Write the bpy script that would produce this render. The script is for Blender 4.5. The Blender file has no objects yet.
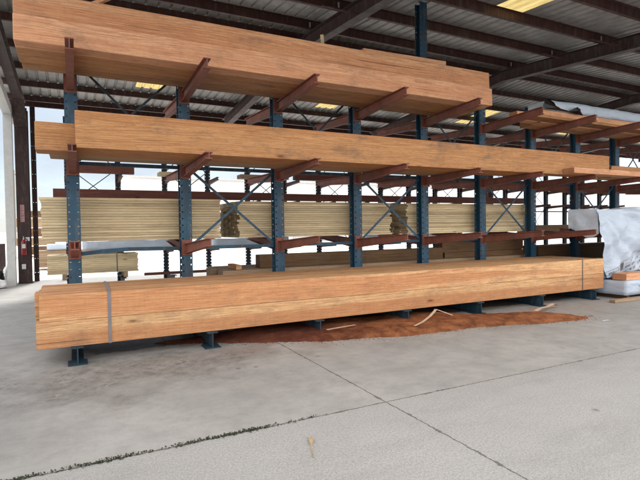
import bpy, bmesh, math, random
from mathutils import Vector, Matrix, noise
random.seed(7)
PI = math.pi
S = 1.52                                   # spacing of the rack columns
scene = bpy.context.scene
COL = scene.collection

# ------------------------------------------------------------------ materials
class NT:
    def __init__(s, name, rough=0.6, spec=0.3, metal=0.0):
        s.m = bpy.data.materials.new(name); s.m.use_nodes = True
        s.t = s.m.node_tree; s.b = s.t.nodes['Principled BSDF']
        s.b.inputs['Roughness'].default_value = rough
        s.b.inputs['Specular IOR Level'].default_value = spec
        s.b.inputs['Metallic'].default_value = metal
    def n(s, typ, **kw):
        nd = s.t.nodes.new(typ)
        for k, v in kw.items(): setattr(nd, k, v)
        return nd
    def put(s, sock, v):
        if v is None: return
        if hasattr(v, 'is_linked') or isinstance(v, bpy.types.NodeSocket): s.t.links.new(v, sock)
        else:
            if isinstance(v, (tuple, list)) and len(v) == 3 and sock.type == 'RGBA': v = (*v, 1)
            sock.default_value = v
    def math(s, op, a, b=None, c=None, clamp=False):
        nd = s.n('ShaderNodeMath', operation=op, use_clamp=clamp)
        s.put(nd.inputs[0], a); s.put(nd.inputs[1], b); s.put(nd.inputs[2], c)
        return nd.outputs[0]
    def vmath(s, op, a, b=None):
        nd = s.n('ShaderNodeVectorMath', operation=op)
        s.put(nd.inputs[0], a); s.put(nd.inputs[1], b)
        return nd.outputs[0]
    def coord(s): return s.n('ShaderNodeTexCoord').outputs['Object']
    def world(s): return s.n('ShaderNodeNewGeometry').outputs['Position']
    def rnd(s): return s.n('ShaderNodeObjectInfo').outputs['Random']
    def noise(s, vec, scale, detail=3, rough=0.5, col=False):
        nd = s.n('ShaderNodeTexNoise'); s.put(nd.inputs['Vector'], vec)
        nd.inputs['Scale'].default_value = scale; nd.inputs['Detail'].default_value = detail
        nd.inputs['Roughness'].default_value = rough
        return nd.outputs['Color' if col else 'Fac']
    def ramp(s, fac, *stops):
        nd = s.n('ShaderNodeValToRGB'); s.put(nd.inputs[0], fac)
        e = nd.color_ramp.elements
        while len(e) < len(stops): e.new(0.5)
        for el, (p, c) in zip(e, stops):
            el.position = p
            if not isinstance(c, (tuple, list)): c = (c, c, c)
            el.color = (*c, 1)
        return nd.outputs['Color']
    def mix(s, fac, a, b, mode='MIX'):
        nd = s.n('ShaderNodeMix', data_type='RGBA', blend_type=mode)
        s.put(nd.inputs[0], fac); s.put(nd.inputs[6], a); s.put(nd.inputs[7], b)
        return nd.outputs[2]
    def xyz(s, v):
        nd = s.n('ShaderNodeSeparateXYZ'); s.put(nd.inputs[0], v); return nd.outputs
    def comb(s, x, y, z):
        nd = s.n('ShaderNodeCombineXYZ')
        for i, v in enumerate((x, y, z)): s.put(nd.inputs[i], v)
        return nd.outputs[0]
    def bump(s, h, strength=0.3, dist=0.01):
        nd = s.n('ShaderNodeBump'); nd.inputs['Strength'].default_value = strength
        nd.inputs['Distance'].default_value = dist; s.put(nd.inputs['Height'], h)
        s.t.links.new(nd.outputs[0], s.b.inputs['Normal'])
    def base(s, c): s.put(s.b.inputs['Base Color'], c)
    def rough(s, c): s.put(s.b.inputs['Roughness'], c)

def wood(name, dark, mid, pale, freq=26.0, wobble=0.05, stain=0.35, var=0.25, sap=0.6):
    k = NT(name, 0.72, 0.2)
    o = k.coord(); r = k.rnd()
    off = k.comb(k.math('MULTIPLY', r, 37.0), k.math('MULTIPLY', r, 11.3), k.math('MULTIPLY', r, 5.7))
    p = k.vmath('ADD', o, off)
    lng = k.vmath('MULTIPLY', p, (0.24, 1.3, 1.3))
    w = k.vmath('SUBTRACT', k.noise(lng, 1.3, 3, 0.5, True), (0.5, 0.5, 0.5))
    q = k.vmath('ADD', o, k.vmath('MULTIPLY', w, (0, wobble * 5.0, wobble * 5.0)))
    w2 = k.vmath('SUBTRACT', k.noise(k.vmath('MULTIPLY', p, (1.1, 8, 8)), 1.0, 3, 0.55, True), (0.5, 0.5, 0.5))
    q = k.vmath('ADD', q, k.vmath('MULTIPLY', w2, (0, 0.035, 0.035)))
    x, y, z = k.xyz(q)
    y = k.math('ADD', y, k.math('MULTIPLY_ADD', k.math('FRACT', k.math('MULTIPLY', r, 7.31)), 0.24, -0.02))
    z = k.math('ADD', z, k.math('MULTIPLY_ADD', k.math('FRACT', k.math('MULTIPLY', r, 3.77)), 0.3, -0.15))
    rad = k.math('SQRT', k.math('ADD', k.math('MULTIPLY', y, y), k.math('MULTIPLY', z, z)))
    ph = k.math('FRACT', k.math('MULTIPLY', rad, freq))
    ring = k.ramp(ph, (0.0, 0.05), (0.5, 0.22), (0.80, 0.75), (0.92, 1.0), (1.0, 0.05))
    fine = k.noise(k.vmath('MULTIPLY', p, (1.4, 60, 60)), 1.6, 4, 0.65)
    # sapwood / heartwood bands, mineral streaks
    band = k.noise(k.vmath('ADD', k.vmath('MULTIPLY', p, (0.10, 4.2, 4.2)), k.vmath('MULTIPLY', w, (0, 0.9, 0.9))), 1.3, 3, 0.55)
    c = k.mix(k.ramp(band, (0.44, 0.0), (0.56, 1.0)), mid, pale)
    c = k.mix(sap, mid, c)
    c = k.mix(k.math('MULTIPLY', ring, k.math('MULTIPLY_ADD', k.noise(lng, 2.5, 2), 0.9, -0.03)), c, dark)
    c = k.mix(k.math('MULTIPLY', k.ramp(fine, (0.42, 0.0), (0.66, 1.0)), 0.62), c, dark)
    # rough-sawn chatter across the grain and mid-size blotches
    saw = k.noise(k.vmath('MULTIPLY', p, (26, 2.0, 2.0)), 1.5, 2, 0.5)
    c = k.mix(k.math('MULTIPLY', k.ramp(saw, (0.45, 0.0), (0.75, 1.0)), 0.07), c, pale)
    bl = k.noise(k.vmath('MULTIPLY', p, (3.2, 13, 13)), 1.8, 7, 0.75)
    c = k.mix(k.math('MULTIPLY', k.ramp(bl, (0.48, 0.0), (0.70, 1.0)), 0.34), c, dark)
    c = k.mix(k.math('MULTIPLY', k.ramp(bl, (0.28, 1.0), (0.42, 0.0)), 0.30), c, pale)
    spk = k.noise(k.vmath('MULTIPLY', p, (9, 55, 55)), 1.6, 3, 0.7)
    c = k.mix(k.math('MULTIPLY', k.ramp(spk, (0.56, 0.0), (0.68, 1.0)), 0.5), c, dark)
    # knots
    v = k.n('ShaderNodeTexVoronoi'); k.put(v.inputs['Vector'], k.vmath('MULTIPLY', p, (1.1, 3.4, 3.4))); v.inputs['Scale'].default_value = 1.25
    kn = k.ramp(v.outputs['Distance'], (0.045, 1.0), (0.085, 0.35), (0.15, 0.0))
    hard = k.noise(p, 2.2, 1)
    kn = k.math('MULTIPLY', kn, k.ramp(hard, (0.40, 0.0), (0.46, 1.0)))
    c = k.mix(k.math('MULTIPLY', kn, 0.75), c, tuple(a * 0.3 for a in dark))
    # dirt, weather stains, pencil-dark checks
    st = k.noise(k.vmath('MULTIPLY', p, (1.3, 2.2, 2.2)), 1.4, 5, 0.7)
    c = k.mix(k.math('MULTIPLY', k.ramp(st, (0.52, 0.0), (0.78, 1.0)), stain), c, (0.15, 0.10, 0.07))
    bs = k.noise(k.vmath('MULTIPLY', p, (0.9, 1.6, 1.6)), 1.2, 5, 0.75)
    c = k.mix(k.math('MULTIPLY', k.ramp(bs, (0.57, 0.0), (0.74, 1.0)), stain * 1.1), c, (0.12, 0.10, 0.085))
    ck = k.noise(k.vmath('MULTIPLY', p, (0.55, 34, 34)), 1.1, 2, 0.4)
    c = k.mix(k.math('MULTIPLY', k.ramp(ck, (0.71, 0.0), (0.75, 1.0)), 0.6), c, (0.09, 0.045, 0.025))
    # darker, rougher end grain
    nx = k.xyz(k.n('ShaderNodeTexCoord').outputs['Normal'])[0]
    c = k.mix(k.math('MULTIPLY', k.ramp(k.math('ABSOLUTE', nx), (0.6, 0.0), (0.9, 1.0)), 0.55), c, tuple(a * 0.55 for a in dark))
    bright = k.math('MULTIPLY_ADD', k.math('FRACT', k.math('MULTIPLY', r, 19.7)), var, 1.0 - var / 2)
    c = k.mix(1.0, c, k.comb(bright, bright, bright), 'MULTIPLY')
    k.base(c)
    k.bump(k.math('ADD', fine, k.math('MULTIPLY', ring, 0.3)), 0.25, 0.004)
    return k.m

def steel(name, col, rust, rough=0.5, wear=0.35):
    k = NT(name, rough, 0.4)
    p = k.vmath('ADD', k.coord(), k.comb(k.math('MULTIPLY', k.rnd(), 31.0), 0.0, 0.0))
    a = k.noise(p, 3.5, 5, 0.65); b = k.noise(p, 38, 3, 0.7)
    c = k.mix(k.ramp(a, (0.35, 0.0), (0.75, 1.0)), col, tuple(x * 0.62 for x in col))
    c = k.mix(k.math('MULTIPLY', k.ramp(k.math('MULTIPLY', a, b), (0.27, 0.0), (0.36, 1.0)), wear), c, rust)
    d = k.noise(k.vmath('MULTIPLY', p, (6, 6, 1.2)), 2.0, 4, 0.6)
    c = k.mix(k.math('MULTIPLY', k.ramp(d, (0.5, 0.0), (0.8, 1.0)), 0.22), c, (0.30, 0.27, 0.24))
    k.base(c); k.rough(k.math('MULTIPLY_ADD', a, 0.35, rough - 0.15))
    k.bump(b, 0.08, 0.002)
    return k.m

def plain(name, col, rough=0.6, var=0.25, scale=8.0, spec=0.3):
    k = NT(name, rough, spec)
    a = k.noise(k.coord(), scale, 5, 0.65)
    k.base(k.mix(k.ramp(a, (0.3, 0.0), (0.7, 1.0)), tuple(c * (1 - var) for c in col), tuple(min(1, c * (1 + var * .5)) for c in col)))
    k.bump(a, 0.1, 0.004)
    return k.m

def wrap_mat(name, col, printed):
    k = NT(name, 0.38, 0.45)
    p = k.coord(); x, y, z = k.xyz(p)
    a = k.noise(k.vmath('MULTIPLY', p, (1.2, 1.2, 2.4)), 2.2, 6, 0.62)
    b = k.noise(k.vmath('MULTIPLY', p, (3.0, 3.0, 8.0)), 3.0, 4, 0.6)
    c = k.mix(k.ramp(a, (0.32, 0.0), (0.68, 1.0)), tuple(v * 0.80 for v in col), col)
    c = k.mix(k.math('MULTIPLY', k.ramp(b, (0.55, 0.0), (0.75, 1.0)), 0.18), c, (0.42, 0.44, 0.46))
    if printed:
        # slanting lines of print on the wrap, too worn to read
        an, v0, v1, fr = printed; ca, sa = math.cos(an), math.sin(an)
        u = k.math('ADD', k.math('MULTIPLY', x, ca), k.math('MULTIPLY', z, sa))
        v = k.math('SUBTRACT', k.math('MULTIPLY', z, ca), k.math('MULTIPLY', x, sa))
        t = k.math('MULTIPLY', k.math('SUBTRACT', v1, v), fr)
        row = k.math('FLOOR', t)
        lm = k.ramp(k.math('FRACT', t), (0.22, 0.0), (0.30, 1.0), (0.66, 1.0), (0.74, 0.0))
        ch = k.noise(k.comb(k.math('MULTIPLY', u, 30.0), k.math('MULTIPLY', v, 26.0), 0.0), 1.0, 1, 0.3)
        tm = k.math('MULTIPLY', lm, k.ramp(ch, (0.47, 0.0), (0.50, 1.0)))
        wordy = k.noise(k.comb(k.math('MULTIPLY', u, 3.2), k.math('MULTIPLY', row, 7.7), 2.0), 1.0, 0)
        tm = k.math('MULTIPLY', tm, k.ramp(wordy, (0.42, 0.0), (0.45, 1.0)))
        rule = k.math('LESS_THAN', k.math('ABSOLUTE', k.math('SUBTRACT', v, v1)), 0.009)
        tm = k.math('MAXIMUM', tm, k.math('MULTIPLY', rule, 0.7))
        tm = k.math('MULTIPLY', tm, k.math('MULTIPLY', k.math('GREATER_THAN', v, v0), k.math('LESS_THAN', v, v1 + 0.01)))
        c = k.mix(k.math('MULTIPLY', tm, 0.85), c, (0.10, 0.15, 0.18))
    k.base(c)
    k.bump(k.math('ADD', a, k.math('MULTIPLY', b, 0.2)), 0.6, 0.04)
    return k.m

def concrete():
    k = NT('slab_concrete', 0.85, 0.25)
    p = k.world(); x, y, z = k.xyz(p)
    big = k.noise(p, 0.55, 5, 0.6); med = k.noise(p, 3.2, 6, 0.65); fin = k.noise(p, 55, 4, 0.8); sp = k.noise(p, 120, 3, 0.7)
    yw = k.math('ADD', y, 0.0)
    front = k.math('LESS_THAN', yw, -4.05)
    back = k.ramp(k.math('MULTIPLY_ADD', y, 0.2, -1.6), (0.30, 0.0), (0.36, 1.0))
    a = k.mix(k.ramp(big, (0.32, 0.0), (0.68, 1.0)), (0.32, 0.313, 0.30), (0.43, 0.42, 0.40))
    a = k.mix(k.math('MULTIPLY', k.ramp(med, (0.4, 0.0), (0.75, 1.0)), 0.5), a, (0.22, 0.212, 0.20))
    # crazed patches where the surface has dusted away
    v = k.n('ShaderNodeTexVoronoi', feature='DISTANCE_TO_EDGE')
    k.put(v.inputs['Vector'], k.vmath('ADD', p, k.vmath('MULTIPLY', k.noise(p, 5.0, 5, 0.7, True), (0.45, 0.45, 0.0)))); v.inputs['Scale'].default_value = 7.0
    craze = k.ramp(v.outputs['Distance'], (0.01, 1.0), (0.12, 0.0))
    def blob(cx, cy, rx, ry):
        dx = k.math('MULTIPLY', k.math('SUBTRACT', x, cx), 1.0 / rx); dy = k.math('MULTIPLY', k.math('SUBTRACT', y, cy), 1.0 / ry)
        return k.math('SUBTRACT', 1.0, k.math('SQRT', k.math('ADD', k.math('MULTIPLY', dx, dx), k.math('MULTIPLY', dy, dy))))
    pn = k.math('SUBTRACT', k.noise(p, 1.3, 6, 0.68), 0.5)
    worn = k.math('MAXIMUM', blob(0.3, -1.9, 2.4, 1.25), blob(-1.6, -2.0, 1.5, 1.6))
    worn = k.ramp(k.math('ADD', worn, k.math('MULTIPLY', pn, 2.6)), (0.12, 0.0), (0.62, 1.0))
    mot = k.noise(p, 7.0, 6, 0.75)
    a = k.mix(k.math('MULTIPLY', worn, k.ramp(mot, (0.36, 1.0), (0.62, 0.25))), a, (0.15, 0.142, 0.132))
    lite = k.math('MULTIPLY', k.math('MULTIPLY', craze, worn), k.ramp(k.noise(p, 3.3, 3), (0.46, 0.0), (0.6, 1.0)))
    a = k.mix(k.math('MULTIPLY', lite, 0.42), a, (0.46, 0.44, 0.42))
    a = k.mix(k.math('MULTIPLY', k.ramp(mot, (0.48, 0.0), (0.70, 1.0)), 0.30), a, (0.20, 0.192, 0.18))
    a = k.mix(k.math('MULTIPLY', k.ramp(mot, (0.26, 1.0), (0.40, 0.0)), 0.30), a, (0.45, 0.44, 0.42))
    # deep shade under the bottom stack, painted into the floor colour
    under_shade = k.ramp(k.math('ADD', k.math('ABSOLUTE', k.math('ADD', y, 0.05)), k.math('MULTIPLY', pn, 0.5)), (0.98, 1.0), (1.36, 0.0))
    under_shade = k.math('MULTIPLY', under_shade, k.ramp(k.math('MULTIPLY_ADD', x, 0.1, k.math('MULTIPLY', pn, 0.06)), (-0.05, 0.0), (0.02, 1.0), (0.94, 1.0), (0.99, 0.0)))
    a = k.mix(k.math('MULTIPLY', under_shade, 0.85), a, (0.055, 0.048, 0.042))
    # worn, lighter outdoor slab with exposed aggregate
    b = k.mix(k.ramp(big, (0.3, 0.0), (0.7, 1.0)), (0.385, 0.382, 0.368), (0.475, 0.468, 0.452))
    b = k.mix(k.ramp(fin, (0.42, 0.75), (0.62, 0.0)), b, (0.25, 0.245, 0.235))
    b = k.mix(k.math('MULTIPLY', k.ramp(med, (0.45, 0.0), (0.7, 1.0)), 0.35), b, (0.30, 0.295, 0.285))
    b = k.mix(k.math('MULTIPLY', k.ramp(sp, (0.30, 1.0), (0.44, 0.0)), 0.55), b, (0.17, 0.165, 0.158))
    b = k.mix(k.math('MULTIPLY', k.ramp(sp, (0.55, 0.0), (0.66, 1.0)), 0.65), b, (0.66, 0.65, 0.63))
    inner = k.math('GREATER_THAN', yw, 3.4)
    a = k.mix(k.math('MULTIPLY', inner, 0.3), a, (0.36, 0.352, 0.34))
    c = k.mix(front, a, b)
    c = k.mix(k.math('MULTIPLY', k.ramp(fin, (0.5, 0.0), (0.75, 1.0)), 0.22), c, (0.16, 0.155, 0.15))
    st2 = k.ramp(k.noise(k.vmath('MULTIPLY', p, (0.55, 1.3, 1.0)), 1.2, 7, 0.72), (0.50, 0.0), (0.72, 1.0))
    c = k.mix(k.math('MULTIPLY', st2, 0.33), c, (0.19, 0.18, 0.165))
    # dark spots and drips
    vs = k.n('ShaderNodeTexVoronoi'); k.put(vs.inputs['Vector'], p); vs.inputs['Scale'].default_value = 1.9
    spot = k.math('MULTIPLY', k.ramp(vs.outputs['Distance'], (0.03, 1.0), (0.08, 0.0)), k.ramp(k.noise(p, 1.1, 2), (0.46, 0.0), (0.54, 1.0)))
    c = k.mix(k.math('MULTIPLY', spot, 0.7), c, (0.11, 0.10, 0.09))
    # rust-brown dust spread by the rack
    dust = k.math('MULTIPLY', k.ramp(k.math('ABSOLUTE', k.math('ADD', y, 1.4)), (0.3, 1.0), (1.1, 0.0)), k.ramp(k.noise(p, 2.0, 5, 0.7), (0.45, 0.0), (0.72, 1.0)))
    dust = k.math('MULTIPLY', dust, k.ramp(k.math('MULTIPLY', x, 0.1), (0.10, 0.0), (0.22, 1.0), (0.75, 1.0), (0.86, 0.0)))
    c = k.mix(k.math('MULTIPLY', dust, 0.45), c, (0.26, 0.12, 0.06))
    # joints
    wv = k.math('MULTIPLY', k.math('SUBTRACT', k.noise(p, 14.0, 5, 0.7), 0.5), 0.05)
    jw = k.math('MULTIPLY_ADD', k.ramp(k.noise(p, 6.0, 5, 0.75), (0.52, 0.0), (0.72, 1.0)), 0.02, 0.006)
    j1 = k.math('LESS_THAN', k.math('ABSOLUTE', k.math('ADD', k.math('SUBTRACT', x, 2.34), wv)), jw)
    j2 = k.math('LESS_THAN', k.math('ABSOLUTE', k.math('ADD', k.math('ADD', y, 4.05), wv)), jw)
    j3 = k.math('LESS_THAN', k.math('ABSOLUTE', k.math('ADD', k.math('SUBTRACT', y, 3.4), wv)), 0.008)
    js = k.math('MAXIMUM', k.math('MAXIMUM', j1, j2), j3)
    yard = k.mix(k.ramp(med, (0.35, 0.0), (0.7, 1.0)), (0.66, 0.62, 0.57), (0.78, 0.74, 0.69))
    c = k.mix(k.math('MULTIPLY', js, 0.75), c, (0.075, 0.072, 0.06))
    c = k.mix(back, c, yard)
    k.base(c)
    k.rough(k.math('MULTIPLY_ADD', med, 0.35, 0.42))
    h = k.math('ADD', k.math('MULTIPLY', fin, k.math('MULTIPLY_ADD', front, 0.35, 0.25)), k.math('MULTIPLY', js, -2.0))
    k.bump(h, 0.5, 0.006)
    return k.m

FIR = wood('douglas_fir', (0.34, 0.135, 0.058), (0.595, 0.30, 0.142), (0.81, 0.53, 0.275), sap=0.95, freq=46, stain=0.4)
FIR_UP = wood('douglas_fir_pale', (0.44, 0.17, 0.080), (0.78, 0.405, 0.225), (0.86, 0.53, 0.32), stain=0.42, sap=0.6, freq=52)
FIR_TOP = wood('douglas_fir_upper', (0.35, 0.135, 0.062), (0.66, 0.325, 0.165), (0.77, 0.455, 0.255), freq=40, stain=0.45, sap=0.7)
FIR_OLD = wood('douglas_fir_weathered_shaded', (0.25, 0.10, 0.040), (0.49, 0.24, 0.103), (0.59, 0.33, 0.15), stain=0.8, sap=0.6, freq=46)
PALE = wood('whitewood', (0.48, 0.36, 0.20), (0.68, 0.56, 0.36), (0.76, 0.65, 0.44), freq=30, stain=0.3, var=0.5)
BROWN = wood('treated_brown', (0.09, 0.05, 0.026), (0.17, 0.10, 0.052), (0.25, 0.155, 0.085), stain=0.4)
DULL = wood('grey_tan_timber', (0.24, 0.16, 0.095), (0.36, 0.255, 0.165), (0.46, 0.35, 0.24), stain=0.4)
MAROON = wood('dark_red_boards', (0.07, 0.024, 0.02), (0.15, 0.055, 0.043), (0.21, 0.085, 0.062), stain=0.3)
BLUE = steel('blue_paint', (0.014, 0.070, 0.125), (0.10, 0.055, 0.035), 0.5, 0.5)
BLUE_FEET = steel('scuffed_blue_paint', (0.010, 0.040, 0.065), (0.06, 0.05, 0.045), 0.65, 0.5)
BLUE_SHADED = steel('shaded_blue_paint', (0.008, 0.028, 0.05), (0.05, 0.035, 0.03), 0.6, 0.2)  # same blue darkened: shade on far rack and upper struts put into colour
RED = steel('red_oxide_paint', (0.25, 0.082, 0.054), (0.13, 0.085, 0.065), 0.6, 0.5)
PURL = steel('purlin_primer', (0.075, 0.030, 0.024), (0.05, 0.03, 0.02), 0.6, 0.3)
FRAME = steel('frame_primer', (0.050, 0.026, 0.026), (0.05, 0.03, 0.02), 0.6, 0.3)
WHITE = plain('white_trim_paint', (0.50, 0.51, 0.51), 0.5, 0.12)
SHEET = steel('galvanised_sheet', (0.35, 0.343, 0.336), (0.2, 0.18, 0.16), 0.5, 0.2)
WRAP = wrap_mat('silver_white_wrap', (0.50, 0.58, 0.69), (0.40, -1.30, -0.86, 9.0))
WRAP_LOW = wrap_mat('printed_white_wrap', (0.50, 0.58, 0.69), (0.40, -0.75, -0.14, 12.0))
WRAP_END = wrap_mat('lightened_white_wrap', (0.72, 0.80, 0.90), None)  # same wrap made paler: light on the shaded pack end put into colour
WRAP_PLAIN = wrap_mat('pale_blue_wrap', (0.55, 0.645, 0.77), None)
BLACKP = plain('black_plastic', (0.012, 0.012, 0.013), 0.35, 0.4)
WHITEP = plain('white_plastic', (0.75, 0.75, 0.76), 0.4, 0.15)
STRAPM = plain('grey_strap', (0.20, 0.185, 0.205), 0.35, 0.15)
STRAPD = plain('dark_strap', (0.10, 0.10, 0.10), 0.35, 0.2)
REDGLOSS = plain('red_gloss', (0.28, 0.02, 0.028), 0.3, 0.1, spec=0.5)
PINK = plain('faded_red_sign', (0.55, 0.33, 0.33), 0.5, 0.2)
DARKRED = plain('sign_letters', (0.20, 0.03, 0.04), 0.5, 0.1)
MOSS = plain('joint_weeds', (0.038, 0.046, 0.022), 0.8, 0.5, 14.0)
LEAF = plain('dry_leaf', (0.46, 0.33, 0.19), 0.7, 0.3)
SCRAP = plain('pale_strap_scrap', (0.66, 0.50, 0.38), 0.5, 0.2)
WALLW = plain('white_wall_sheet', (0.80, 0.80, 0.81), 0.5, 0.08, 0.6)
POLEM = plain('pole_wood', (0.25, 0.22, 0.19), 0.8, 0.3)

def sawdust_mat():
    k = NT('sawdust', 0.95, 0.1)
    p = k.world()
    a = k.noise(p, 5.0, 6, 0.7); b = k.noise(p, 110, 3, 0.75)
    c = k.mix(k.ramp(a, (0.36, 0.0), (0.64, 1.0)), (0.13, 0.042, 0.022), (0.37, 0.145, 0.062))
    c = k.mix(k.math('MULTIPLY', k.ramp(b, (0.5, 0.0), (0.7, 1.0)), 0.45), c, (0.52, 0.25, 0.11))
    c = k.mix(k.math('MULTIPLY', k.ramp(b, (0.3, 1.0), (0.42, 0.0)), 0.5), c, (0.12, 0.035, 0.018))
    left_dark = k.ramp(k.math('ADD', k.math('MULTIPLY', k.xyz(p)[0], 0.1), k.math('MULTIPLY', a, 0.12)), (0.34, 0.75), (0.46, 0.0))  # sawdust turns darker towards its left end
    c = k.mix(left_dark, c, (0.075, 0.022, 0.018))
    k.base(c); k.bump(k.math('ADD', b, a), 0.9, 0.012)
    return k.m
DUST = sawdust_mat()

def skylight_mat():
    k = NT('yellow_fibreglass', 0.5, 0.3)
    tr = k.n('ShaderNodeBsdfTranslucent'); tr.inputs['Color'].default_value = (0.50, 0.40, 0.16, 1)
    df = k.n('ShaderNodeBsdfDiffuse'); df.inputs['Color'].default_value = (0.6, 0.45, 0.18, 1)
    dt = k.noise(k.vmath('MULTIPLY', k.world(), (14, 1.2, 1)), 1.5, 5, 0.7)
    k.put(tr.inputs['Color'], k.mix(k.ramp(dt, (0.35, 0.0), (0.75, 1.0)), (0.52, 0.42, 0.18), (0.26, 0.18, 0.06)))
    mx = k.n('ShaderNodeMixShader'); mx.inputs[0].default_value = 0.8
    k.t.links.new(df.outputs[0], mx.inputs[1]); k.t.links.new(tr.outputs[0], mx.inputs[2])
    k.t.links.new(mx.outputs[0], k.t.nodes['Material Output'].inputs['Surface'])
    return k.m
SKYL = skylight_mat()

# ------------------------------------------------------------------ mesh helpers
class MB:
    def __init__(s): s.v = []; s.f = []
    def quadbox(s, c):                      # eight corners: bottom four (ccw), top four
        b = len(s.v); s.v += [tuple(p) for p in c]
        s.f += [tuple(b + i for i in q) for q in ((3, 2, 1, 0), (4, 5, 6, 7), (0, 1, 5, 4), (1, 2, 6, 5), (2, 3, 7, 6), (3, 0, 4, 7))]
        return s
    def box(s, x0, x1, y0, y1, z0, z1):
        return s.quadbox([(x0, y0, z0), (x1, y0, z0), (x1, y1, z0), (x0, y1, z0), (x0, y0, z1), (x1, y0, z1), (x1, y1, z1), (x0, y1, z1)])
    def quad(s, *p):
        b = len(s.v); s.v += [tuple(q) for q in p]; s.f.append(tuple(range(b, b + len(p)))); return s
    def bar(s, a, b, w, h, up=(0, 0, 1)):   # rectangular bar from a to b
        a, b = Vector(a), Vector(b); d = (b - a).normalized(); up = Vector(up)
        if abs(d.dot(up)) > 0.98: up = Vector((0, 1, 0))
        sx = d.cross(up).normalized() * w / 2; u = sx.cross(d).normalized() * h / 2
        return s.quadbox([a - sx - u, a + sx - u, b + sx - u, b - sx - u, a - sx + u, a + sx + u, b + sx + u, b - sx + u])
    def tube(s, pts, r, n=10):
        pts = [Vector(p) for p in pts]; rr = r if isinstance(r, (list, tuple)) else [r] * len(pts); b = len(s.v)
        for i, p in enumerate(pts):
            d = (pts[min(i + 1, len(pts) - 1)] - pts[max(i - 1, 0)]).normalized()
            ref = Vector((0, 0, 1)) if abs(d.z) < 0.9 else Vector((1, 0, 0))
            a = d.cross(ref).normalized(); c = d.cross(a)
            for j in range(n):
                t = 2 * PI * j / n; s.v.append(tuple(p + (a * math.cos(t) + c * math.sin(t)) * rr[i]))
        for i in range(len(pts) - 1):
            for j in range(n):
                s.f.append((b + i * n + j, b + i * n + (j + 1) % n, b + (i + 1) * n + (j + 1) % n, b + (i + 1) * n + j))
        s.f.append(tuple(b + j for j in range(n))[::-1]); s.f.append(tuple(b + (len(pts) - 1) * n + j for j in range(n)))
        return s
    def mesh(s, name, mat, bevel=0.0, smooth=False):
        me = bpy.data.meshes.new(name); me.from_pydata(s.v, [], s.f)
        bm = bmesh.new(); bm.from_mesh(me); bmesh.ops.recalc_face_normals(bm, faces=bm.faces)
        if bevel: bmesh.ops.bevel(bm, geom=list(bm.edges), offset=bevel, segments=2, affect='EDGES', profile=0.6)
        bm.to_mesh(me); bm.free(); me.materials.append(mat)
        if smooth:
            for p in me.polygons: p.use_smooth = True
        return me
    def build(s, name, mat, parent=None, loc=(0, 0, 0), bevel=0.0, smooth=False):
        return link(name, s.mesh(name, mat, bevel, smooth), parent, loc)
def link(name, me, parent=None, loc=(0, 0, 0), rot=(0, 0, 0)):
    o = bpy.data.objects.new(name, me); COL.objects.link(o); o.location = loc; o.rotation_euler = rot
    if parent: o.parent = parent
    return o
def tag(o, label, cat, group=None, kind=None):
    o['label'] = label; o['category'] = cat
    if group: o['group'] = group
    if kind: o['kind'] = kind
    return o
def thing(name, label, cat, loc=(0, 0, 0), group=None):
    return tag(link(name, None, None, loc), label, cat, group)
_beam = {}
def timber(name, x0, x1, y0, y1, z0, z1, mat, label=None, cat=None, group=None, parent=None, rx=0.0, rz=0.0, bevel=0.006):
    L, W, H = round(x1 - x0, 3), round(y1 - y0, 3), round(z1 - z0, 3)
    key = (L, W, H, mat.name, bevel)
    if key not in _beam: _beam[key] = MB().box(-L / 2, L / 2, -W / 2, W / 2, -H / 2, H / 2).mesh(name, mat, bevel)
    loc = Vector(((x0 + x1) / 2, (y0 + y1) / 2, (z0 + z1) / 2))
    if parent: loc = loc - parent.location
    o = link(name, _beam[key], parent, loc, (rx, 0, rz))
    if label: tag(o, label, cat, group)
    return o

# ------------------------------------------------------------------ ground
n = 2
g = MB()
g.quad((-400, -300, 0), (500, -300, 0), (500, 900, 0), (-400, 900, 0))
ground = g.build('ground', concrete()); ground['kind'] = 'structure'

# ------------------------------------------------------------------ rack columns with real bolt holes
def column_mesh(h, w=0.165, d=0.16, hx=0.056, pitch=0.1):
    m = MB(); hs = 0.011; t = 0.012
    xs = [-w / 2, -hx - hs, -hx + hs, -0.006, 0.006, hx - hs, hx + hs, w / 2]
    for yy in (0.0, d):
        zs = [0.0]; z = 0.26
        while z < h - 0.06: zs += [z - hs, z + hs]; z += pitch
        zs.append(h)
        ya, yb = (yy, yy + t) if yy == 0 else (yy - t, yy)
        for iz in range(len(zs) - 1):
            hole = iz % 2 == 1
            for ix in range(7):
                if hole and ix in (1, 5): continue
                for yq in (ya, yb):
                    m.quad((xs[ix], yq, zs[iz]), (xs[ix + 1], yq, zs[iz]), (xs[ix + 1], yq, zs[iz + 1]), (xs[ix], yq, zs[iz + 1]))
        for xq in (-w / 2, w / 2): m.quad((xq, ya, 0), (xq, yb, 0), (xq, yb, h), (xq, ya, h))
        m.quad((-w / 2, ya, h), (w / 2, ya, h), (w / 2, yb, h), (-w / 2, yb, h))
    m.box(-0.005, 0.005, t, d - t, 0, h)
    m.box(-w / 2 - 0.02, w / 2 + 0.02, -0.03, d + 0.03, 0.201, 0.216)
    return m
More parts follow.
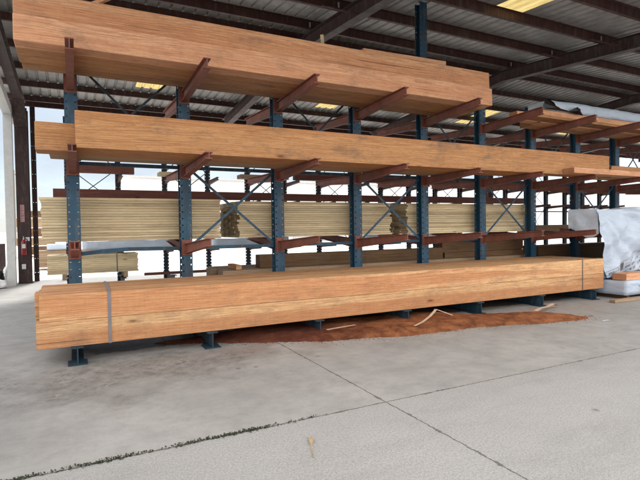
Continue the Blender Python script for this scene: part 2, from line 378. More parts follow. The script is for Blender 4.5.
def arm_mesh(zr, zt, L, hr=0.175, ht=0.125, w=0.09, sgn=-1, y0=0.0):
    """tapered I-section arm, root at y0, tip at y0+sgn*L; bolted end plate and tip stop"""
    m = MB(); t = 0.011
    Y0, Y1 = y0, y0 + sgn * L
    def pr(x0, x1, ar, br, at, bt):
        m.quadbox([(x0, Y0, ar), (x1, Y0, ar), (x1, Y1, at), (x0, Y1, at), (x0, Y0, br), (x1, Y0, br), (x1, Y1, bt), (x0, Y1, bt)])
    pr(-w / 2, w / 2, zr - t, zr, zt - t, zt)
    pr(-w / 2, w / 2, zr - hr, zr - hr + t, zt - ht, zt - ht + t)
    pr(-0.006, 0.006, zr - hr + t, zr - t, zt - ht + t, zt - t)
    e = Y0 + sgn * 0.014
    m.box(-0.075, 0.075, min(Y0, e), max(Y0, e), zr - hr - 0.02, zr + 0.05)
    for bx in (-0.056, 0.056):
        for bz in (zr + 0.025, zr - hr + 0.02):
            m.box(bx - 0.013, bx + 0.013, min(e, e + sgn * 0.014), max(e, e + sgn * 0.014), bz - 0.013, bz + 0.013)
    return m
def base_mesh(L, y0, sgn, h=0.2):
    m = MB(); t = 0.013; w = 0.13; Y0, Y1 = y0, y0 + sgn * L
    a, b = min(Y0, Y1), max(Y0, Y1)
    m.box(-w / 2, w / 2, a, b, 0.004, t); m.box(-w / 2, w / 2, a, b, h - t, h); m.box(-0.007, 0.007, a, b, t, h - t)
    m.box(-w / 2, w / 2, min(Y1, Y1 - sgn * 0.012), max(Y1, Y1 - sgn * 0.012), t, h - t - 0.004) if sgn > 0 else None
    m.box(-0.10, 0.10, min(Y1 - sgn * 0.22, Y1 + sgn * .02), max(Y1 - sgn * 0.22, Y1 + sgn * .02), 0.002, 0.012)
    return m

LV = [(1.285, 1.386), (2.435, 2.462), (3.56, 3.62)]      # height of the arm tops at root and tip
AL = 1.45
rack = thing('cantilever_rack', 'tall blue steel cantilever rack with red arms holding the long orange timbers', 'storage rack', (0, 0, 0))
colm = column_mesh(4.12).mesh('column', BLUE); tallm = column_mesh(5.79).mesh('column', BLUE)
HT = [0.100, 0.088, 0.125]
armf = [arm_mesh(a, b, AL, hr=0.155, ht=h).mesh('arm', RED) for (a, b), h in zip(LV, HT)]
armb = [arm_mesh(a, b, AL, hr=0.155, ht=h, sgn=1, y0=0.16).mesh('arm', RED) for (a, b), h in zip(LV, HT)]
basf = base_mesh(AL, 0, -1).mesh('base', BLUE_FEET); basb = base_mesh(AL, 0.16, 1).mesh('base', BLUE_FEET)
NC = 11
for i in range(NC):
    x = i * S
    link('column', tallm if i == 4 else colm, rack, (x, 0, 0))
    for k in range(3):
        link('arm', armf[k], rack, (x, 0, 0)); link('arm', armb[k], rack, (x, 0, 0))
    link('base', basf, rack, (x, 0, 0)); link('base', basb, rack, (x, 0, 0))
for i in range(NC - 1):
    x0, x1 = i * S + 0.084, (i + 1) * S - 0.084
    for z in (1.21, 2.437):
        s = MB()
        if i == 0 and z < 2: 
            pts = [(x0, 0.09, z - 0.035), (x0 + .3, 0.06, z - 0.005), (x0 + .62, 0.04, z + 0.012), (x1 - .4, 0.06, z + 0.008), (x1, 0.09, z)]
            for a, b in zip(pts, pts[1:]): s.bar(a, b, 0.05, 0.055)
        else: s.bar((x0, 0.09, z), (x1, 0.09, z), 0.05, 0.05)
        s.build('strut', BLUE if z < 2 else BLUE_SHADED, rack)
    za, zb = ((2.47, 3.82) if i % 2 == 0 else (1.25, 2.41))
    bm_ = BLUE_SHADED if i % 2 == 0 else BLUE; bw_ = 0.032 if i % 2 == 0 else 0.038
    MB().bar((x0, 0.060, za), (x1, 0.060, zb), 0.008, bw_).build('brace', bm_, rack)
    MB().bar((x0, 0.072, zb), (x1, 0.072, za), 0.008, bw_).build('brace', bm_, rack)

# ------------------------------------------------------------------ timbers on the rack
ORD = ['front', 'second', 'third', 'fourth', 'rearmost']
def jit(a): return random.uniform(-a, a)
# bottom stack on the base arms, two courses
for c in range(2):
    for r in range(5):
        y0 = -1.385 + r * 0.241; z0 = 0.203 + c * 0.297
        xl = (-0.40, -0.365)[c] + (0 if r == 0 else jit(0.03)); xr = 9.46 + (0 if r == 0 else jit(0.02))
        if r == 1 and c == 1: xl = -0.42
        lab = '%s timber of the %s course in the strapped bottom stack' % (ORD[r], ('lower', 'upper')[c]) if r else \
              ('long orange timber with pale yellow streak along the top front of the bottom stack', 'lowest orange front timber of the bottom stack just above the floor')[1 - c]
        timber('timber', xl, xr, y0, y0 + 0.238, z0, z0 + 0.2945, FIR, lab, 'timber', 'timbers of the bottom stack')
# top level
def lvl(k, y): a, b = LV[k]; return a + (b - a) * (-y / AL)
SL = [-math.atan((b - a) / AL) for a, b in LV]
for c in range(2):
    for r in range(4):
        y0 = -1.155 + r * 0.24 + (0.065 if c else 0); z0 = lvl(2, y0 + 0.12) + 0.004 + c * 0.301
        if c and r == 3: y0 -= 0.03
        xl = -0.55 + (0 if r == 0 else abs(jit(0.02))); xr = 6.66 + (0 if r == 0 else -abs(jit(0.02)))
        lab = '%s timber in the %s course of the top level stack' % (ORD[r] if r < 3 else 'rearmost', ('lower', 'upper')[c]) if r else \
              ('lower front timber of the top level stack, lit along its upper edge', 'upper front timber of the top level stack, set slightly back')[c]
        timber('timber', xl, xr, y0, y0 + 0.237, z0, z0 + 0.299, (FIR_TOP if c else FIR_UP) if r == 0 else FIR_OLD, lab, 'timber', 'timbers of the top level stack', rx=SL[2], bevel=0.013 if r == 0 else 0.006)  # rear timbers take the darker fir, painting in a shaded underside
timber('board', 4.15, 5.78, -0.93, -0.70, 4.245, 4.325, FIR_UP, 'pale loose board lying on top of the highest timber stack', 'board', rz=math.radians(-2.5))
for i, (a, b) in enumerate([((3.40, -0.95, 4.20), (3.36, -0.99, 4.37))]):
    o = MB().bar(a, b, 0.045, 0.03).build('stick', PALE); tag(o, 'small pale wood stick poking up above the top stack', 'stick')
o = MB().bar((0.22, -0.85, 4.24), (2.0, -0.42, 5.56), 0.14, 0.04).build('board', FIR_UP); tag(o, 'orange board leaning up from the top stack towards the roof at the upper left', 'board')
# middle level
y0 = -1.2; z = lvl(1, y0 + .15) + 0.003
timber('timber', 0.035, 9.93, y0, y0 + 0.295, z, z + 0.432, FIR_OLD, 'deep stained orange timber along the front of the middle level', 'timber', rx=SL[1])
z = lvl(1, -0.75) + 0.003
timber('timber', -0.385, 8.4, -0.90, -0.60, z, z + 0.335, FIR_OLD, 'timber behind the deep middle level timber, sticking out past it on the left', 'timber', rx=SL[1])
timber('timber', -0.255, 6.2, -0.59, -0.16, 2.449, 2.515, DULL, 'low flat timber at the back of the middle level by the first column', 'timber')
z = lvl(1, -1.34) + 0.004
timber('board', 8.47, 14.3, -1.445, -1.21, z, z + 0.105, FIR_UP, 'pale salmon board along the arm tips at the right of the middle level', 'board', rx=SL[1])
timber('timber', 10.0, 14.4, -1.20, -0.96, z - 0.006, z + 0.235, FIR_OLD, 'second timber from the front at the right end of the middle level', 'timber')
timber('board', 10.05, 14.2, -0.95, -0.70, z - 0.008, z + 0.1, FIR, 'third board from the front at the right end of the middle level', 'board')
# top level, right part
timber('timber', 8.60, 15.6, -0.60, -0.36, 3.588, 3.86, FIR_UP, 'pale timber end on the top level beside torn black plastic', 'timber')
timber('timber', 8.62, 15.5, -0.355, -0.06, 3.577, 3.86, FIR, 'timber behind the pale one on the top level beside the torn plastic', 'timber')
timber('board', 8.0, 9.75, -0.93, -0.64, 3.598, 3.655, FIR_OLD, 'short flat board on the top level arms left of the torn plastic', 'board')
timber('board', 9.78, 15.0, -0.93, -0.64, 3.598, 3.655, FIR_OLD, 'long flat board on the top level arms under the pale blue wrap', 'board')
timber('board', 7.9, 8.5, -0.62, -0.42, 3.59, 3.76, FIR_UP, 'short pale block on the top level left of the torn plastic', 'block')

# straps round the bottom stack
def strap(x, dx, mat, label, w):
    s = MB(); z1 = 0.797; f = -1.389; t = 0.003; b = -0.172
    s.quadbox([(x, f - t, 0.2), (x + w, f - t, 0.2), (x + w, f, 0.2), (x, f, 0.2), (x, f - t, z1 + t), (x + w, f - t, z1 + t), (x + w, f, z1 + t), (x, f, z1 + t)])
    s.quadbox([(x, f, z1), (x + w, f, z1), (x + w + dx, b, z1), (x + dx, b, z1), (x, f, z1 + t), (x + w, f, z1 + t), (x + w + dx, b, z1 + t), (x + dx, b, z1 + t)])
    s.box(x + dx, x + dx + w, b, b + t, 0.2, z1 + t)
    tag(s.build('strap', mat), label, 'strap')
strap(0.325, 0.02, STRAPM, 'grey plastic strap around the left end of the bottom stack', 0.032)
strap(8.79, 0.0, STRAPD, 'thin dark strap around the right end of the bottom stack', 0.02)

# pale lumber packs on the rear arms
def pack(x0, x1, y0, y1, z0, courses, wide, mat, label, group, ch=0.04, poke=None, endj=0.02):
    t = thing('lumber_pack', label, 'lumber pack', ((x0 + x1) / 2, (y0 + y1) / 2, z0), group)
    bw = (y1 - y0) / wide
    for c in range(courses):
        for r in range(wide):
            a = x0 + abs(jit(endj)); b = x1 - abs(jit(endj)); a = round(a * 100) / 100; b = round(b * 100) / 100
            if poke and c == courses - 1 and r == 0: a -= poke
            dy = jit(0.004) if r == 0 else 0
            timber('board', a, b, y0 + r * bw + dy, y0 + (r + 1) * bw - 0.003 + dy, z0 + c * ch, z0 + (c + 1) * ch - (0.003 if r == 0 else 0.0002), mat, parent=t, bevel=0.003)
    return t
G = 'pale lumber packs on the rear arms'
pack(-0.415, 2.13, 0.28, 1.46, 1.345, 16, 5, PALE, 'pale lumber pack on the rear arms behind the two leftmost columns', G, ch=0.0395, poke=0.03)
pack(2.40, 5.50, 0.28, 1.46, 1.345, 16, 5, PALE, 'middle pale lumber pack on the rear arms with brown end showing', G, ch=0.038, endj=0.06)
pack(5.83, 9.25, 0.28, 1.46, 1.345, 16, 5, PALE, 'right pale lumber pack on the rear arms behind the crossed braces', G, ch=0.038, endj=0.06)

# rear bottom stack and darker timbers on it
for r, (a, b) in enumerate([(2.16, 9.6), (2.22, 9.5), (2.10, 9.58), (2.2, 9.6)]):
    timber('timber', a, b, 0.34 + r * .29, 0.62 + r * .29, 0.203, 0.80, DULL, '%s big grey tan timber lying behind the columns at floor level' % ('front', 'second', 'third', 'rearmost')[r], 'timber', 'grey timbers behind the columns')
for r in range(3):
    timber('timber', 2.88 + r * .1, 7.0 + r * .2, 0.55 + r * 0.25, 0.78 + r * 0.25, 0.803, 1.03 - 0.02 * r, BROWN, '%s dark brown timber on the grey timbers behind the columns' % ('front', 'middle', 'rear')[r], 'timber', 'dark brown timbers behind the columns')
for r in range(3):
    timber('timber', 6.9 + r * 0.13 if r else 7.06, 9.45, 0.56 + r * 0.25, 0.79 + r * 0.25, 0.803, 0.92, BROWN, '%s thin brown timber low behind the right columns' % ('front', 'middle', 'rear')[r], 'timber', 'brown timbers behind the right columns') if r == 0 else None
timber('timber', 7.0, 9.46, 0.57, 0.80, 0.923, 1.165, BROWN, 'thick brown timber on top of the thin one behind the right columns', 'timber')
timber('block', 2.42, 2.52, 0.45, 0.95, 0.803, 0.88, FIR, 'small orange wood block lying on the grey timbers', 'block')
timber('timber', 9.9, 13.2, 0.5, 0.95, 0.203, 0.98, BROWN, 'dark brown timber at floor level beyond the last visible column', 'timber')

# ------------------------------------------------------------------ wrapped packs at the right
def wrapped(name, x0, x1, y0, y1, z0, z1, mat, label, cat, amp=0.03, res=0.06, seed=0, extra=None):
    m = MB(); b = {}
    nx, ny, nz = max(2, int((x1 - x0) / (res * 2))), max(2, int((y1 - y0) / res)), max(2, int((z1 - z0) / res))
    def vert(i, j, k):
        key = (i, j, k)
        if key not in b:
            p = Vector((x0 + (x1 - x0) * i / nx, y0 + (y1 - y0) * j / ny, z0 + (z1 - z0) * k / nz))
            q = Vector((p.x * 1.4 + seed, p.y * 3 + seed, p.z * 3))
            d = noise.noise_vector(q) * amp + noise.noise_vector(q * 3.1) * amp * 0.45
            r = 1 - abs(2 * noise.noise(Vector((p.x * 1.7 + p.z * 2.3 + seed, p.y * 2, p.z * 0.6)))) 
            d.y -= amp * 0.7 * max(0, r - 0.55)
            if k == 0: d.z *= 0.1
            p = p + Vector((d.x * .6, d.y, d.z * .8))
            if extra: p = extra(p, i / nx, j / ny, k / nz)
            b[key] = len(m.v); m.v.append(tuple(p))
        return b[key]
    for i in range(nx):
        for k in range(nz):
            m.f += [(vert(i, 0, k), vert(i + 1, 0, k), vert(i + 1, 0, k + 1), vert(i, 0, k + 1)), (vert(i, ny, k + 1), vert(i + 1, ny, k + 1), vert(i + 1, ny, k), vert(i, ny, k))]
        for j in range(ny):
            m.f += [(vert(i, j, nz), vert(i + 1, j, nz), vert(i + 1, j + 1, nz), vert(i, j + 1, nz)), (vert(i, j + 1, 0), vert(i + 1, j + 1, 0), vert(i + 1, j, 0), vert(i, j, 0))]
    for j in range(ny):
        for k in range(nz):
            m.f += [(vert(0, j + 1, k), vert(0, j, k), vert(0, j, k + 1), vert(0, j + 1, k + 1)), (vert(nx, j, k), vert(nx, j + 1, k), vert(nx, j + 1, k + 1), vert(nx, j, k + 1))]
    t = thing(name, label, cat, (x0, (y0 + y1) / 2, z0))
    o = m.build('wrap', mat, t, smooth=True); o.location = -t.location
    return t
def rise(p, u, v, w):
    p.z += 0.09 * w * min(1, max(0, (p.x - 9.9) / 1.2)); return p
wp = wrapped('wrapped_pack', 9.40, 14.6, -1.27, -0.72, 1.372, 1.765, WRAP_END, 'white wrapped pack on the right arms with wrap hanging loose in folds', 'wrapped pack', 0.028, extra=rise)
# loose skirt of the same wrap hanging over the arm tips
m = MB(); NU, NV = 110, 34; x0, x1 = 9.32, 14.3
for j in range(NV + 1):
    v = j / NV
    for i in range(NU + 1):
        u = i / NU
        x = x0 + (x1 - x0) * u + 0.34 * (1 - u) * max(0, v - 0.25) * (1 - 0.7 * u)
        top = 1.78 + 0.09 * min(1, max(0, (x - 9.9) / 1.2)); low = 0.46 + 0.05 * math.sin(x * 3.1) + 0.05 * noise.noise(Vector((x * 4, 0, 3)))
        z = top + (low - top) * v
        fold = math.sin((x - 9.4) * 6.0 + v * 9.0 + 2.2 * noise.noise(Vector((x * 1.2, v * 2, 1))))
        fold2 = noise.noise(Vector((x * 3.5 + v * 5, v * 4 - x * 1.5, 7)))
        bulge = -0.10 * math.sin(PI * min(1, v * 1.1)) - 0.03
        y = -1.335 + bulge * (0.6 + 0.4 * noise.noise(Vector((x, v, 2)))) + (0.022 * fold + 0.035 * fold2) * min(1, v * 3)
        dx_, dz_ = x - 9.30, 1.84 - z; rr = math.hypot(dx_, dz_); an_ = math.atan2(dz_, dx_ + 1e-6)
        y -= 0.05 * max(0, rr - 0.1) * min(1, max(0, 2.6 - rr)) * abs(math.sin(an_ * 9 + 1.5 * noise.noise(Vector((an_ * 2, rr, 4))))) ** 1.5
        y += 0.012 * noise.noise(Vector((x * 11, z * 11, 5)))
        if v < 0.05: y += 0.02
        m.v.append((x - wp.location.x, y - wp.location.y, z - wp.location.z))
for j in range(NV):
    for i in range(NU):
        a = j * (NU + 1) + i; m.f.append((a, a + NU + 1, a + NU + 2, a + 1))
sk = m.build('wrap_skirt', WRAP, wp, smooth=True)
sk['label'] = 'loose hanging wrap with slanting faded print'
mk = MB()
for fa in m.f:                                # dark square mark where the print begins
    cx = sum(m.v[q][0] for q in fa) / 4; cz = sum(m.v[q][2] for q in fa) / 4
    uu = cx * math.cos(.4) + cz * math.sin(.4); vv = cz * math.cos(.4) - cx * math.sin(.4)
    if 0.20 < uu < 0.34 and -1.02 < vv < -0.885: mk.quad(*[(m.v[q][0], m.v[q][1] - 0.006, m.v[q][2]) for q in fa])
if mk.f: mk.build('printed_mark', STRAPD, wp, smooth=True)
# the wrap folded round the end of the pack
ew = MB(); NJ, NK = 14, 14
for k in range(NK + 1):
    for j in range(NJ + 1):
        a, b2_ = j / NJ, k / NK
        yy = -1.33 + 0.66 * a; zz = 1.80 - (0.50 + 0.10 * math.sin(a * 5)) * b2_
        xx = 9.372 + 0.03 * noise.noise(Vector((yy * 5, zz * 4, 2))) - 0.02 * math.sin(b2_ * PI) + 0.03 * (1 - a) * b2_
        ew.v.append((xx - wp.location.x, yy - wp.location.y, zz - wp.location.z))
for k in range(NK):
    for j in range(NJ):
        q = k * (NJ + 1) + j; ew.f.append((q, q + 1, q + NJ + 2, q + NJ + 1))
ew.build('wrap_end', WRAP_END, wp, smooth=True)
wrapped('wrapped_pack', 9.62, 14.4, -1.27, -0.72, 0.37, 0.74, WRAP_PLAIN, 'white wrapped pack under the hanging wrap, behind the loose block', 'wrapped pack', 0.03, seed=5)
lw = wrapped('wrapped_pack', 9.55, 14.6, -1.78, -0.75, 0.085, 0.362, WRAP_LOW, 'white wrapped pack lowest at the right, carrying a loose timber block', 'wrapped pack', 0.022, seed=9)
m = MB(); zz = [(9.95, 0.30), (10.05, 0.22), (10.0, 0.17), (10.22, 0.10), (10.5, 0.09), (10.62, 0.14), (10.45, 0.19), (10.3, 0.23), (10.12, 0.30)]
m.quad(*[(x - lw.location.x, -1.815 - lw.location.y, z - lw.location.z - 0.02) for x, z in zz]); m.build('torn_patch', BLACKP, lw)
timber('block', 9.62, 11.9, -1.74, -1.46, 0.372, 0.50, FIR_UP, 'short timber block with dark end lying on the lowest wrapped pack', 'block')
for i, (x, lab) in enumerate([(9.7, 'left'), (12.0, 'right')]):
    timber('skid', x, x + 0.1, -1.7, -0.8, 0.004, 0.083, BROWN, '%s wooden skid under the lowest wrapped pack' % lab, 'skid', 'skids under the wrapped pack')
timber('board', 9.0, 13.6, -1.93, -1.82, 0.004, 0.055, DULL, 'grey tan dunnage board on the floor before the wrapped pack', 'board', rz=math.radians(-0.7))
# top level wrap with torn black lining
tw = wrapped('wrapped_pack', 8.85, 15.3, -0.62, -0.08, 3.868, 4.08, WRAP_PLAIN, 'pale blue wrapped pack on the top level, torn open at its left end', 'wrapped pack', 0.025, seed=3)
m = MB()
for zz in ([(8.58, 3.872, 0), (8.61, 3.97, .02), (8.68, 4.08, .0), (8.74, 4.06, .05), (8.80, 4.05, .03), (8.86, 3.99, .07), (8.92, 3.95, .04), (9.02, 3.915, .06), (9.12, 3.90, .03), (9.24, 3.885, .05), (9.36, 3.885, .02), (9.36, 3.865, 0)],
           [(9.34, 3.868, 0), (9.44, 3.905, .03), (9.52, 3.955, .06), (9.57, 3.96, .03), (9.62, 3.985, .05), (9.68, 3.93, .08), (9.74, 3.90, .04), (9.80, 3.86, .03), (9.87, 3.83, 0), (9.6, 3.85, 0)]):
    c0 = len(m.v); cx = sum(q[0] for q in zz) / len(zz)
    m.v.append((cx - tw.location.x, -0.72 - tw.location.y, 3.90 - tw.location.z))
    for x, z, dy in zz: m.v.append((x - tw.location.x, -0.655 - dy - tw.location.y, z - tw.location.z))
    for q in range(len(zz)): m.f.append((c0, c0 + 1 + q, c0 + 1 + (q + 1) % len(zz)))
m.build('torn_lining', BLACKP, tw)

# ------------------------------------------------------------------ far rack
R2Y, R2S, R2X = 7.9, 1.322, 1.19
rack2 = thing('cantilever_rack', 'far blue cantilever rack with thin crossed rods, dark against the bright yard', 'storage rack', (0, R2Y, 0))
c2 = column_mesh(4.7, 0.14, 0.15, 0.05).mesh('column', BLUE_SHADED)
L2 = [0.95, 2.36, 3.03]
a2 = [arm_mesh(z - .03, z, 1.2, hr=0.13, ht=0.08, w=0.07).mesh('arm', PURL) for z in L2]
b2 = base_mesh(1.3, 0, -1).mesh('base', BLUE_SHADED)
for i in range(-1, 18):
    x = R2X + i * R2S
    link('column', c2, rack2, (x, 0, 0)); link('base', b2, rack2, (x, 0, 0))
    for k in range(3): link('arm', a2[k], rack2, (x, 0, 0))
    if i < 17:
        if (i + 1) % 2 == 0:
            for za, zb in ((2.30, 3.25), (1.0, 2.25), (3.3, 4.5)):
                MB().bar((x + .07, 0.07, za), (x + R2S - .07, 0.07, zb), 0.006, 0.024).build('brace', BLUE_SHADED, rack2)
                MB().bar((x + .07, 0.08, zb), (x + R2S - .07, 0.08, za), 0.006, 0.024).build('brace', BLUE_SHADED, rack2)
        if i > 11: MB().bar((x + .07, 0.09, 2.08), (x + R2S - .07, 0.09, 2.08), 0.05, 0.05).build('strut', BLUE_SHADED, rack2)
GR = 'dark red boards on the far rack'
for i, (a, b, z, h, q) in enumerate([(-0.46, 5.9, 2.365, .235, 'leftmost long dark red board on the middle arms of the far rack'), (5.95, 11.6, 2.365, .22, 'middle long dark red board on the middle arms of the far rack'),
                                  (11.65, 16.9, 2.365, .23, 'rightmost long dark red board on the middle arms of the far rack'), (0.04, 1.53, 3.04, .2, 'short dark red board high on the far rack by the first column'),
                                  (6.4, 13.2, 3.04, .19, 'long dark red board high on the far rack behind the middle columns'), (13.3, 22.5, 3.04, .2, 'long dark red board high on the far rack at the right')]):
    timber('board', a, b, 6.85, 7.05, z, z + h, MAROON, q, 'board', GR)
    
timber('board', 2.2, 2.9, 6.85, 7.3, 3.04, 3.14, PALE, 'short pale board high on the far rack between the first columns', 'board')
timber('board', 4.6, 6.2, 6.9, 7.3, 3.04, 3.16, DULL, 'short grey board high on the far rack behind the third column', 'board')
timber('timber', 16.9, 22.5, 6.9, 7.2, 0.96, 1.46, BROWN, 'brown timber on the low arms of the far rack at the right', 'timber')
timber('timber', 19.0, 24.5, 6.9, 7.2, 0.21, 0.60, BROWN, 'brown timber on the base of the far rack at the right', 'timber')
timber('steel_bar', 1.72, 4.15, 6.72, 6.8, 0.225, 0.30, MAROON, 'thin dark bar lying low across the feet of the far rack', 'bar')
timber('block', 3.55, 4.3, 6.7, 6.85, 0.206, 0.222, DULL, 'flat wood scrap under the thin dark bar', 'block')
wrapped('wrapped_pack', 0.2, 2.95, 7.0, 7.6, 0.962, 1.20, WRAP_PLAIN, 'pale blue wrapped pack on the far rack under the left pale lumber', 'wrapped pack', 0.02, seed=21)
wrapped('wrapped_pack', 3.75, 6.2, 7.0, 7.6, 0.962, 1.20, WRAP_PLAIN, 'pale blue wrapped pack on the far rack under the brown pack end', 'wrapped pack', 0.015, seed=25)
wrapped('wrapped_pack', 9.2, 12.4, 7.0, 7.6, 0.962, 1.20, WRAP_PLAIN, 'pale blue wrapped pack on the far rack behind the middle columns', 'wrapped pack', 0.015, seed=28)
gp = pack(-0.645, 1.58, 6.82, 7.55, 0.36, 10, 3, PALE, 'low pale lumber pack on skids at the foot of the far rack', None, ch=0.05)
MB().box(1.02, 1.04, -0.372, -0.368, 0.0, 0.5).build('strap', STRAPD, gp, loc=(-0.47, 0, 0))
for i, x in enumerate((-0.3, 1.2)):
    timber('skid', x, x + 0.1, 6.8, 7.6, 0.206, 0.358, DULL, '%s wooden skid under the low pale lumber pack' % ('left', 'right')[i], 'skid', 'skids under the low pale pack')

# ------------------------------------------------------------------ the shed
YR, ZR, SLOPE = 2.42, 5.52, 0.076           # ridge line, underside of the rafters at the ridge
YF, YB = -3.75, 9.75
def zb(y): return ZR - SLOPE * abs(y - YR)
shed = thing('open_shed', 'open sided steel shed with dark purlins under a corrugated roof', 'shed', (0, 0, 0))
XS0, XS1 = -1.75, 36.0
FR = [-1.28, 4.8, 10.9, 17.0, 23.1, 29.2, 35.3]
for x in FR:
    r = MB(); w = 0.10; D = 0.30
    for a, b in ((YF + .05, YR), (YR, YB - .5)):
        for (u0, u1, h0, h1) in ((-w, w, 0, 0.014), (-w, w, D - 0.014, D), (-0.006, 0.006, 0.014, D - 0.014)):
            r.quadbox([(u0, a, zb(a) + h0), (u1, a, zb(a) + h0), (u1, b, zb(b) + h0), (u0, b, zb(b) + h0), (u0, a, zb(a) + h1), (u1, a, zb(a) + h1), (u1, b, zb(b) + h1), (u0, b, zb(b) + h1)])
    r.build('rafter', FRAME, shed, (x, 0, 0))
    for yc in (YF + .25, 8.95):
        if round((x - FR[0]) / 6.1) % 3: continue      # the wide bays carry the rafters between on a girder
        c = MB(); fw = 0.16; dd = 0.2
        c.box(-fw, fw, yc - dd, yc - dd + 0.015, 0.014, zb(yc)); c.box(-fw, fw, yc + dd - .015, yc + dd, 0.014, zb(yc)); c.box(-0.007, 0.007, yc - dd + .015, yc + dd - .015, 0.014, zb(yc))
        c.box(-fw - .03, fw + .03, yc - dd - .04, yc + dd + .04, 0.002, 0.014)
        if yc > 0:   # haunch
            c.quadbox([(-fw, yc - dd - 0.75, zb(yc - .95) - 0.012), (fw, yc - dd - 0.75, zb(yc - .95) - 0.012), (fw, yc - dd - .004, 4.45), (-fw, yc - dd - .004, 4.45),
                       (-fw, yc - dd - 0.75, zb(yc - .95) - .003), (fw, yc - dd - 0.75, zb(yc - .95) - .003), (fw, yc - dd - .004, 4.49), (-fw, yc - dd - .004, 4.49)])
        c.build('column', FRAME, shed, (x, 0, 0))
gd = MB(); gy = YF + .12; gz = zb(gy)
gd.box(FR[0], FR[-1], gy - .09, gy + .09, gz - .42, gz - .404).box(FR[0], FR[-1], gy - .09, gy + .09, gz - .02, gz - .004).box(FR[0], FR[-1], gy - .006, gy + .006, gz - .404, gz - .02)
gd.build('girder', FRAME, shed)
# purlins (Z sections) on top of the rafters
PY = []
k = 0
while YR - 0.35 - 1.27 * k > YF: PY.append(YR - 0.35 - 1.27 * k); k += 1
k = 0
while YR + 0.35 + 1.27 * k < YB - 0.3: PY.append(YR + 0.35 + 1.27 * k); k += 1
PY += [YF + 0.05, YB - 0.08]
for y in PY:
    p = MB(); z0 = zb(y) + 0.304; h = 0.165; sg = 1 if y < YR else -1
    p.box(XS0, XS1, y - 0.003, y + 0.003, z0, z0 + h)
    p.box(XS0, XS1, min(y, y + sg * .065), max(y, y + sg * .065), z0 - 0.004, z0)
    p.box(XS0, XS1, min(y, y - sg * .065), max(y, y - sg * .065), z0 + h - .004, z0 + h)
    p.build('purlin', PURL, shed)
    for x in FR[1:4]:                         # bright bolted clips at the rafters
        if -3 < y < 5: MB().box(x - 0.16, x - 0.13, y + sg * -0.012 - .012, y + sg * -0.012, z0 + 0.03, z0 + 0.13).build('clip', WHITE, shed)
for x in FR[1:4]:
    for y in PY[1:3]: MB().bar((x, y - .5, zb(y) + .04), (x - 0.5, y, zb(y) + 0.32), 0.03, 0.03).build('flange_brace', PURL, shed)
for x in (-1.28 + 3.05 * i for i in range(1, 11)):   # sag rods
    if x not in FR: MB().bar((x, YF + .1, zb(YF) + .4), (x, YF + .2, zb(YF) + .4), 0.012, 0.012)
# corrugated sheets
RIB = 0.24
def prof(x):
    f = (x / RIB) % 1.0
    return f
def sheet(m, xa, xb, ya, yb_):
    i0, i1 = round(xa / RIB), round(xb / RIB)
    xs = []
    for i in range(i0, i1):
        for f, h in ((0, 0), (0.62, 0), (0.70, 0.03), (0.86, 0.03), (0.94, 0)): xs.append(((i + f) * RIB, h))
    xs.append((i1 * RIB, 0))
    b = len(m.v)
    for x, h in xs:
        m.v.append((x, ya, zb(ya) + 0.474 + h)); m.v.append((x, yb_, zb(yb_) + 0.474 + h))
    for i in range(len(xs) - 1): m.f.append((b + 2 * i, b + 2 * i + 2, b + 2 * i + 3, b + 2 * i + 1))
sh = MB(); SKX = [(7, 10), (31, 34), (57, 60), (82, 85), (107, 110)]
edges = [round(XS0 / RIB)] + [e for ab in SKX for e in ab] + [round(XS1 / RIB)]
for q in range(len(edges) - 1):
    xa, xb = edges[q] * RIB, edges[q + 1] * RIB
    sky_col = q % 2 == 1
    for ya, yb_ in ((YF - .12, -2.7), (-2.7, -0.05), (-0.05, YR), (YR, 5.35), (5.35, 7.45), (7.45, YB + .12)):
        if sky_col and (ya, yb_) in ((-2.7, -0.05), (5.35, 7.45)):
            s = MB(); sheet(s, xa, xb, ya, yb_); s.build('skylight', SKYL, shed)
        else: sheet(sh, xa, xb, ya, yb_)
sh.build('roof_sheet', SHEET, shed)
# white painted end frame: post, knee and barge trim
e = MB(); X0 = -1.55
e.box(X0 - .10, X0 + .10, 8.2, 8.42, 0.003, 4.72); e.build('end_post', WHITE, shed)
e = MB(); e.quadbox([(X0 - .1, 9.1, 4.60), (X0 + .1, 9.1, 4.60), (X0 + .1, 3.0, 5.26), (X0 - .1, 3.0, 5.26), (X0 - .1, 9.1, 4.86), (X0 + .1, 9.1, 4.86), (X0 + .1, 3.0, 5.5), (X0 - .1, 3.0, 5.5)])
e.build('end_trim', WHITE, shed)
pp = MB(); pm = column_mesh(5.2, 0.13, 0.1, 0.035, 0.42).mesh('perforated_post', FRAME)
po = link('perforated_post', pm, shed, (-1.02, 9.3, 0.0))

# ------------------------------------------------------------------ things on and by the shed column
ex = thing('fire_extinguisher', 'red fire extinguisher hanging on the dark shed column', 'fire extinguisher', (-1.28, 8.64, 0.82))
MB().tube([(0, 0, 0), (0, 0, .02), (0, 0, .36), (0, 0, .42), (0, 0, .45)], [.05, .065, .065, .045, .02], 14).build('body', REDGLOSS, ex, smooth=True)
MB().tube([(0, 0, .45), (0, 0, .49)], .022, 8).bar((0, 0.02, .50), (0, -0.1, .53), .02, .015).bar((0, 0.02, .485), (0, -0.1, .48), .02, .012).build('valve', WHITEP, ex)
MB().tube([(0.02, -.02, .47), (.08, -.03, .46), (.10, -.03, .38), (.085, -.03, .2), (.08, -.03, .1)], .012, 8).build('hose', BLACKP, ex, smooth=True)
MB().box(-.045, .045, -.069, -.066, .2, .32).build('label_plate', WHITEP, ex)
sg = thing('column_sign', 'narrow faded red sign with upright lettering on the dark column', 'sign', (-1.30, 8.742, 1.77))
